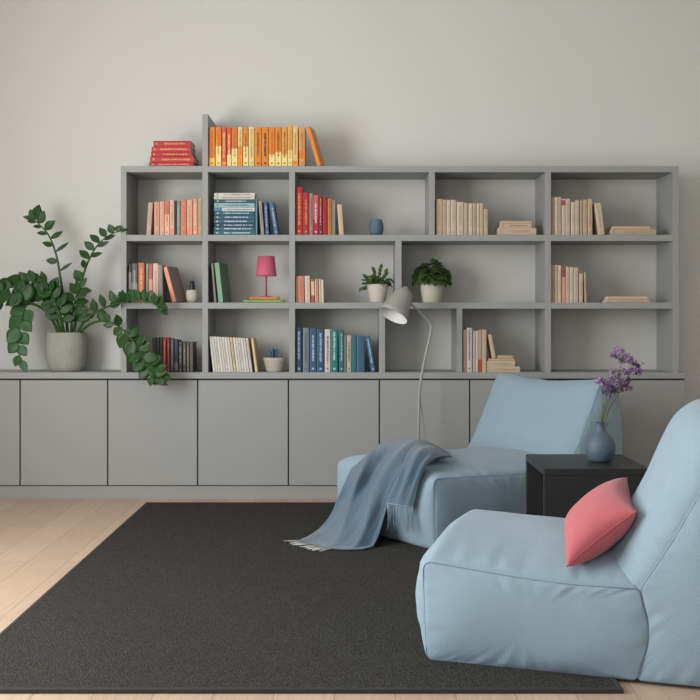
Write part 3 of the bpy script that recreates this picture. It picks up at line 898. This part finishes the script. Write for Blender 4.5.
def puff(poly, rad, w, bulge, cap, name, parent, toW, wr=.005, seed=0, sag=None, n=200, mt_=50, shear=None):
    """profile poly in (s,z), width w along t. bulge(s,z,centre)->outward amount per point at mid width"""
    prof, tot = resample(poly, n, rad)
    cen = sum(prof, Vector((0, 0))) / n
    nor = []
    area_ = sum(prof[i].x * prof[(i + 1) % n].y - prof[(i + 1) % n].x * prof[i].y for i in range(n))
    sg = 1 if area_ > 0 else -1
    for i in range(n):
        tg = prof[(i + 3) % n] - prof[i - 3]
        nor.append(Vector((tg.y, -tg.x)).normalized() * sg)
    # smooth dome height over the side panel (membrane equation on a small grid)
    x0_, x1_ = min(p.x for p in prof), max(p.x for p in prof)
    y0_, y1_ = min(p.y for p in prof), max(p.y for p in prof)
    GN = 72
    gx = np.linspace(x0_, x1_, GN); gy = np.linspace(y0_, y1_, GN)
    XX, YY = np.meshgrid(gx, gy, indexing='ij')
    inside = np.zeros((GN, GN), bool)
    for i in range(n):
        a, b = prof[i], prof[(i + 1) % n]
        if abs(a.y - b.y) < 1e-9: continue
        c_ = ((a.y > YY) != (b.y > YY)) & (XX < (b.x - a.x) * (YY - a.y) / (b.y - a.y) + a.x)
        inside ^= c_
    inside[0, :] = inside[-1, :] = False; inside[:, 0] = inside[:, -1] = False
    hx2 = ((x1_ - x0_) / GN) ** 2; hy2 = ((y1_ - y0_) / GN) ** 2
    HH = np.zeros((GN, GN))
    for _ in range(2200):
        N_ = HH.copy()
        N_[1:-1, 1:-1] = ((HH[2:, 1:-1] + HH[:-2, 1:-1]) / hx2 + (HH[1:-1, 2:] + HH[1:-1, :-2]) / hy2 + 1) / (2 / hx2 + 2 / hy2)
        N_[~inside] = 0
        HH = N_
    HH /= HH.max()
    HH = HH ** .75
    def dome(x, y):
        fx = min(max((x - x0_) / (x1_ - x0_) * (GN - 1), 0), GN - 1.001); fy = min(max((y - y0_) / (y1_ - y0_) * (GN - 1), 0), GN - 1.001)
        i, j = int(fx), int(fy); fx -= i; fy -= j
        return (HH[i, j] * (1 - fx) * (1 - fy) + HH[i + 1, j] * fx * (1 - fy) + HH[i, j + 1] * (1 - fx) * fy + HH[i + 1, j + 1] * fx * fy)
    ts = [0.5 - 0.5 * math.cos(PI * j / mt_) for j in range(mt_ + 1)]
    bm = bmesh.new()
    def loc(i, t):
        e = 1 - (2 * t - 1) ** 2
        e = e ** 0.55
        b = bulge(prof[i], nor[i]) * e
        p = prof[i] + nor[i] * b
        dt = min(t, 1 - t) * w
        arc = i / n * tot
        ii = 2 * PI * i / n
        cx_, sy_ = math.cos(ii) * tot / (2 * PI), math.sin(ii) * tot / (2 * PI)
        wv = noise.noise(Vector((cx_ * 28, sy_ * 28, t * w * 4 + seed))) * math.exp(-dt / .07) * min(1, dt / .015)
        wv2 = noise.noise(Vector((cx_ * 5, sy_ * 5, t * w * 5 + seed * 3.1))) * min(1, dt / .1)
        p = p + nor[i] * (wr * wv * 1.3 + wr * 1.5 * wv2)
        tt = t * w
        z_ = p.y
        if sag: z_ += sag(p.x, p.y, t)
        return Vector((p.x, tt, max(z_, 0.0)))
    rings = []
    for t in ts:
        rings.append([bm.verts.new(toW(loc(i, t))) for i in range(n)])
    for a, b in zip(rings, rings[1:]):
        for i in range(n):
            bm.faces.new((a[i], a[(i + 1) % n], b[(i + 1) % n], b[i]))
    for side, ring in ((0, rings[0]), (1, rings[-1])):
        prev = ring
        K = 16
        for k in range(1, K + 1):
            f = math.cos(PI / 2 * k / K)
            if k == K:
                cc = bm.verts.new(toW(Vector((cen.x, (-cap * float(dome(cen.x, cen.y)) if side == 0 else w + cap * float(dome(cen.x, cen.y))), cen.y))))
                for i in range(n):
                    bm.faces.new((prev[i], prev[(i + 1) % n], cc))
            else:
                cur = []
                for i in range(n):
                    q_ = cen + (prof[i] - cen) * f
                    ee = float(dome(q_.x, q_.y))
                    ii = 2 * PI * i / n
                    rc = (prof[i] - cen).length
                    wv = .8 * noise.noise(Vector((math.cos(ii) * tot * 4.5, math.sin(ii) * tot * 4.5, 7 * side + seed))) * min(1, (1 - f) * rc / .012) * math.exp(-((1 - f) * rc / .045) ** 2)
                    wv += 1.6 * noise.noise(Vector((q_.x * 3.5, q_.y * 5, 3.3 + side * 5 + seed))) * min(1, (1 - f) * 4)
                    o_ = cap * ee + wr * wv * 1.2
                    sgz = sag(q_.x, q_.y, side) if sag else 0
                    cur.append(bm.verts.new(toW(Vector((q_.x, -o_ if side == 0 else w + o_, max(0, q_.y + sgz))))))
                for i in range(n):
                    bm.faces.new((prev[i], prev[(i + 1) % n], cur[(i + 1) % n], cur[i]))
                prev = cur
    o = obj(name, bm, M_CH, parent, True)
    for t in (0.0, 1.0):
        pts = [toW(loc(i, t) + Vector((0, -.0005 if t == 0 else .0005, 0))) for i in range(n)]
        obj('seam', tube(pts, .0016, 6, closed=True), M_SEAM, o, True)
    return o

def chair(label, N0, vdir, w, L_, z0, hseat, hedge, lean, htop, sagtop, seed, group, drop, bt, fbul):
    """N0 = near front bottom corner, vdir = unit vector front->back, width grows to the far side"""
    v2 = Vector((vdir[0], vdir[1])).normalized()
    u2 = Vector((-v2.y, v2.x))
    ang = math.atan2(v2.y, v2.x)
    root = thing('lounge_chair', label, 'armchair', (N0[0], N0[1], z0), (0, 0, ang), group)
    def tw(p): return Vector((p.x, p.y, p.z))
    J = hedge - drop
    seat_poly = [(0.012, 0.0), (0.0, hedge), (L_ * .6, hedge - drop * 1.1), (L_ - .004, J), (L_ + .03, J * .5), (L_ - .012, 0)]
    def sb(p, nn):
        if nn.y > .3:
            return (hseat - hedge) * min(1, max(0.0, (p.x + .04) / .14)) + .004
        if nn.x < -.3: return .045 * math.sin(PI * min(1, max(0, p.y / hedge)) ** .8) + .012
        return -.0
    def seat_bulge(p, nn):
        top = max(0, nn.y); fr = max(0, -nn.x)
        if nn.x > .5: return 0
        return (top * (hseat - hedge + (hedge - p.y) * .7) + fr * (.03 + .05 * math.sin(PI * min(1, max(0, p.y / hedge))))) * (1 - 1.3 * top * fr)
    puff(seat_poly, [.02, .03, .3, .01, .14, .01], w, seat_bulge, .03, 'seat', root, tw, .006, seed)
    bp_ = [(L_ - .010, 0.0), (L_ + .032, J * .5), (L_, J), (L_ + lean * .42, J + (htop - J) * .36), (L_ + lean, htop), (L_ + lean + bt, htop - .015), (L_ + lean + bt + .05, htop * .5), (L_ + lean + bt, 0)]
    def back_bulge(p, nn):
        fr = max(0, -nn.x); bk = max(0, nn.x); tp = max(0, nn.y)
        if p.y < J: fr *= max(0, p.y / J - .2) * .6
        return fr * fbul + bk * .03 + tp * .01
    def sg(x, z_, t):
        e = 1 - (2 * t - 1) ** 2
        k = max(0, (z_ - htop * .55) / (htop * .45))
        return -sagtop * e * k
    puff(bp_, [.01, .14, .01, .2, .08, .10, .3, .1], w, back_bulge, .035, 'backrest', root, tw, .0065, seed + 20, sg)
    return root

near = chair('pale blue lounge chair in the foreground holding the coral cushion', (.212, 3.235), (.95, -.31), .76, .63, RT, .362, .291, .25, .715, .0, 1, 'pale blue lounge chairs', .035, .16, .165)
far = chair('pale blue lounge chair farther back with throw draped over its front', (.357, 4.74), (.83, .56), .765, .825, RT, .36, .312, .235, .725, .045, 5, 'pale blue lounge chairs', .02, .10, .05)

# ------------------------------------------------------------------ coral cushion
M_COR = fabric((184, 99, 106), .4)
def cushion():
    C0 = P(568, 571, 3.09); B0 = P(635, 507, 3.12); 
    D0 = C0 + Vector((.055, .34, .075)); A0 = B0 + Vector((.065, .34, .02))
    cen = (A0 + B0 + C0 + D0) / 4
    root = thing('cushion', 'square coral-pink cushion leaning on the foreground chair backrest', 'cushion', cen)
    ex = (A0 + B0 - C0 - D0) / 4      # up the slope
    ey = (A0 + D0 - B0 - C0) / 4      # away
    nn = ex.cross(ey).normalized()
    if nn.x > 0: nn = -nn
    bm = bmesh.new(); G = 40
    grids = []
    def pt(u, v_, sd):
        k = 1 - .09 * (1 - u * u) * (abs(v_) ** 2); k2 = 1 - .09 * (1 - v_ * v_) * (abs(u) ** 2)
        uu, vv2 = u * k2, v_ * k
        hgt = .07 * ((1 - u ** 2) * (1 - v_ ** 2)) ** .42
        hgt += .0025 * noise.noise(Vector((u * 3, v_ * 3, sd * 4))) * (1 - u * u)
        return ex * uu + ey * vv2 + nn * hgt * sd
    for sd in (1, -1):
        grids.append([[bm.verts.new(pt(math.sin(PI / 2 * (2 * i / G - 1)), math.sin(PI / 2 * (2 * j / G - 1)), sd)) for j in range(G + 1)] for i in range(G + 1)])
    for g in grids:
        for i in range(G):
            for j in range(G):
                bm.faces.new((g[i][j], g[i + 1][j], g[i + 1][j + 1], g[i][j + 1]))
    bmesh.ops.remove_doubles(bm, verts=bm.verts, dist=.0004)
    c = obj('cushion_cover', bm, M_COR, root, True)
    edge = []
    for i in range(40): edge.append(pt(-1 + i / 20, -1, 0))
    for i in range(40): edge.append(pt(1, -1 + i / 20, 0))
    for i in range(40): edge.append(pt(1 - i / 20, 1, 0))
    for i in range(40): edge.append(pt(-1, 1 - i / 20, 0))
    obj('piping', tube(edge, .0022, 6, closed=True), fabric((174, 90, 98)), c, True)
cushion()

# ------------------------------------------------------------------ throw
M_THROW = mat((91, 112, 129), .95, .12, 120, .6, 500, spec=.1, sheen=.3)
M_FR = mat((196, 200, 200), .9, .1, 200)
M_FR2 = mat((130, 154, 170), .9, .1, 200)
org = P(352, 500, 5.1); org.z = RT
throw = thing('throw_blanket', 'slate-blue fringed throw draped over the far chair and down onto the rug', 'blanket', org)
def sheet(rows, name, fold, seed, nper=9, mper=9, zmin=RT + .006):
    pr = [crom([P(*c) for c in r_], mper) for r_ in rows]
    cols = [crom([pr[i][j] for i in range(len(pr))], nper) for j in range(len(pr[0]))]
    nu, nv = len(cols), len(cols[0])
    bm = bmesh.new()
    vs = []
    for j in range(nu):
        line = []
        for i in range(nv):
            p = cols[j][i].copy()
            u = j / (nu - 1); v_ = i / (nv - 1)
            amp = fold * min(1, v_ * 4 + .3)
            wv = (1 - 2 * abs(math.sin(u * 8.5 + .9 * math.sin(v_ * 3 + seed))) ** .7) * .7 + noise.noise(Vector((u * 5, v_ * 2.2, seed))) * 1.1 + .35 * noise.noise(Vector((u * 14, v_ * 5, seed)))
            p += Vector((-.5, -.75, .25)) * (amp * wv * (1 - .6 * max(0, v_ - .75) * 4))
            p.z = max(p.z, zmin)
            line.append(bm.verts.new(p - org))
        vs.append(line)
    for j in range(nu - 1):
        for i in range(nv - 1):
            bm.faces.new((vs[j][i], vs[j + 1][i], vs[j + 1][i + 1], vs[j][i + 1]))
    edge = [vs[j][-1].co.copy() for j in range(nu)]
    prev = [vs[j][-3].co.copy() for j in range(nu)]
    o = obj(name, bm, M_THROW, throw, True, recalc=False)
    md = o.modifiers.new('s', 'SOLIDIFY'); md.thickness = .006; md.offset = 0
    return edge, prev
main_rows = [
    [(380, 452, 5.62), (394, 447, 5.62), (408, 443, 5.58), (424, 444, 5.5), (440, 449, 5.42), (453, 456, 5.3)],
    [(366, 455, 5.48), (382, 444, 5.46), (402, 439, 5.42), (420, 440, 5.36), (436, 446, 5.28), (450, 457, 5.2)],
    [(352, 466, 5.22), (368, 453, 5.16), (388, 447, 5.14), (406, 445, 5.08), (422, 448, 5.04), (434, 456, 5.02)],
    [(343, 484, 5.12), (357, 474, 5.03), (374, 468, 5.04), (388, 465, 4.95), (399, 466, 4.88), (408, 468, 4.85)],
    [(337, 500, 5.14), (349, 496, 5.04), (361, 493, 5.02), (373, 492, 4.93), (384, 491, 4.86), (394, 489, 4.84)],
    [(331, 514, 5.12), (342, 514, 5.01), (354, 512, 4.97), (366, 511, 4.89), (377, 510, 4.84), (387, 508, 4.84)],
    [(322, 527, 5.08), (334, 528, 4.98), (347, 529, 4.91), (358, 530, 4.86), (369, 530, 4.82), (380, 529, 4.82)],
    [(309, 536, 4.97), (320, 540, 4.90), (333, 544, 4.82), (346, 546, 4.78), (358, 547, 4.77), (372, 546, 4.78)],
    [(300, 540, 4.90), (310, 544, 4.84), (321, 547, 4.78), (333, 549, 4.74), (347, 550, 4.73), (362, 550, 4.73)],
]
edge, prev = sheet(main_rows, 'blanket_cloth', .026, 1.0)
tail_rows = [
    [(424, 443, 5.22), (438, 448, 5.12), (452, 457, 5.02)],
    [(410, 451, 4.90), (424, 450, 4.86), (438, 457, 4.86)],
    [(402, 468, 4.80), (413, 465, 4.77), (426, 466, 4.78)],
    [(395, 486, 4.81), (406, 485, 4.76), (418, 484, 4.75)],
    [(387, 503, 4.83), (400, 505, 4.77), (413, 507, 4.75)],
]
edge2, prev2 = sheet(tail_rows, 'blanket_tail', .010, 3.0)
def fringe(edge, prev, f0, f1, L_, n, m, drop, seed):
    r = random.Random(seed); bm = bmesh.new(); N_ = len(edge)
    for k in range(n):
        f = (f0 + (f1 - f0) * (k + .5) / n) * (N_ - 1); i = min(int(f), N_ - 2)
        a = edge[i].lerp(edge[i + 1], f - i); b = prev[i].lerp(prev[i + 1], f - i)
        d_ = (a - b).normalized()
        if drop: d_ = Vector((r.uniform(-.15, .15), r.uniform(-.1, .05), -1)).normalized()
        else: d_ = (Vector((-.8 + r.uniform(-.3, .3), -.5 + r.uniform(-.35, .35), 0))).normalized()
        l = L_ * r.uniform(.75, 1.1)
        pts = [a - d_ * .004, a + d_ * l * .5 + Vector((r.uniform(-.003, .003), r.uniform(-.003, .003), 0)), a + d_ * l + Vector((r.uniform(-.005, .005), 0, 0))]
        for p in pts: p.z = max(p.z, .004)
        tube(pts, [.0014, .0011, .0007], 5, bm)
    tag(obj('fringe', bm, m, throw, True), 'pale knotted fringe', None)
fringe(edge, prev, 0, .60, .075, 40, M_FR, False, 1)
fringe(edge2, prev2, .0, 1, .115, 34, M_FR2, True, 2)
e2 = [p.copy() for p in edge2]
obj('hem', tube(e2, .0035, 6), M_FR2, throw, True)

# ------------------------------------------------------------------ side table
M_BLK = mat((42, 43, 44), .42, .08, 30, .03, 200, spec=.4)
tx0, tx1, ty0, ty1, tz = X(544.3, 4.38), X(650, 4.38), 4.38, 4.85, .42
tb = thing('side_table', 'low black rectangular side table with open left side, between the chairs', 'table', ((tx0 + tx1) / 2, (ty0 + ty1) / 2, 0))
hx, hy = (tx1 - tx0) / 2, (ty1 - ty0) / 2
obj('tabletop', box(-hx, hx, -hy, hy, tz - .028, tz), M_BLK, tb, bevel=.0015)
obj('leg_panel', box(-hx, hx, -hy, -hy + .03, 0, tz - .0285), M_BLK, tb, bevel=.0015)
obj('leg_panel', box(-hx, hx, hy - .03, hy, 0, tz - .0285), M_BLK, tb, bevel=.0015)
obj('lower_shelf', box(-hx + .002, hx - .002, -hy + .0305, hy - .0305, .04, .062), M_BLK, tb, bevel=.001)

# ------------------------------------------------------------------ vase with flowers
dv = 4.60
s = dv / FPX
vz = thing('vase', 'round slate-blue bottle vase standing on the black side table', 'vase', (at(600.4, dv), dv, tz))
vp = [(8.2, 0), (11.5, 2.5), (14.2, 8), (15.1, 13.5), (14.2, 19.5), (11.2, 25), (7.2, 29), (4.9, 32), (4.2, 35), (4.5, 38), (5.2, 39.2)]
vpp = [(.001, 0)] + [(p[0] * s, p[1] * s) for p in crom([(a, b, 0) for a, b in vp], 4)]
vpp += [(4.5 * s, 39.2 * s), (3.5 * s, 37 * s), (3.3 * s, 33 * s), (5 * s, 29.5 * s)]
obj('vase_body', lathe(vpp, 56, cap0=False, cap1=False), ceramic((80, 98, 114), .18, .55, .1), vz, True)
M_FST = mat((96, 102, 56), .7, .2, 60)
PUR = [mat((158, 130, 168), .8, .3, 150), mat((134, 106, 148), .8, .3, 150)]
fl_spec = [
    ([(601, 436), (606, 405), (614, 385), (622, 362), (620, 352)], [(620, 352), (616, 356), (626, 357), (622, 361), (616, 350), (612, 354), (628, 362)]),
    ([(602, 436), (610, 404), (622, 384), (632, 372), (636, 364)], [(634, 364), (638, 366), (630, 371), (636, 373), (626, 372), (631, 360), (638, 371)]),
    ([(600, 436), (604, 408), (608, 392), (611, 380)], [(611, 378), (616, 383), (607, 385), (618, 376), (613, 372), (622, 381)]),
    ([(601, 436), (609, 410), (618, 395), (624, 384)], [(624, 384), (628, 380), (620, 388), (629, 388), (615, 391)]),
    ([(599, 436), (602, 414), (603, 396), (601, 384)], [(601, 382), (598, 381), (604, 385), (603, 379)]),
    ([(600, 436), (605, 412), (611, 396), (610, 388)], [(610, 388), (606, 391), (613, 390), (609, 395)]),
    ([(603, 436), (613, 412), (622, 398)], []),
    ([(599, 436), (600, 420), (604, 404)], []),
]
fi = Vector((at(600.4, dv), dv, tz))
r = random.Random(8)
for si, (line, heads) in enumerate(fl_spec):
    yo = r.uniform(-.03, .03)
    pts = [P(a, b, dv + yo * i / (len(line) - 1)) for i, (a, b) in enumerate(line)]
    pts[0].x = fi.x + (pts[0].x - fi.x) * .6
    base = Vector((fi.x, fi.y, tz + .12))
    lab = ['tallest purple statice sprig bending left at its tip', 'purple statice sprig reaching farthest right', 'purple statice sprig in the middle of the bunch',
           'lower right purple statice sprig', 'short purple statice sprig farthest left', 'small purple statice sprig low in the bunch',
           'bare olive grass blade bending right from the blue vase', 'short bare olive stem at the vase neck'][si]
    root = thing('flower_sprig', lab, 'flower', base, group='purple flowers in the round blue vase')
    c = crom([p - base for p in pts], 6)
    st_ = obj('stem', tube(c, [.0022 - .0012 * i / (len(c) - 1) for i in range(len(c))], 7), M_FST, root, True)
    twg = bmesh.new(); hb = bmesh.new()
    for (hx_, hy_) in heads:
        h = P(hx_ + r.uniform(-.6, .6), hy_, dv + yo + r.uniform(-.02, .02)) - base
        tube([c[int(len(c) * .72)], c[int(len(c) * .72)].lerp(h, .6) + Vector((0, 0, -.004)), h], .0009, 5, twg)
        for q_ in range(11):
            cc = h + Vector((r.uniform(-1, 1), r.uniform(-1, 1), r.uniform(-1, 1))) * .012
            ax_ = Vector((r.uniform(-1, 1), r.uniform(-1, .3), r.uniform(-.2, 1))).normalized()
            for pe in range(5):
                a = pe * 2 * PI / 5
                t1 = ax_.cross(Vector((.3, .2, .9))).normalized(); t2 = ax_.cross(t1)
                dd = t1 * math.cos(a) + t2 * math.sin(a) + ax_ * .5
                leaf(hb, cc, dd, ax_, .0095, .0078, -.3, .2, 3)
    if heads:
        obj('twigs', twg, M_FST, root, True)
        thicken(obj('blossoms', hb, PUR[si % 2], root, True, recalc=False), .0005)
    else: twg.free(); hb.free()
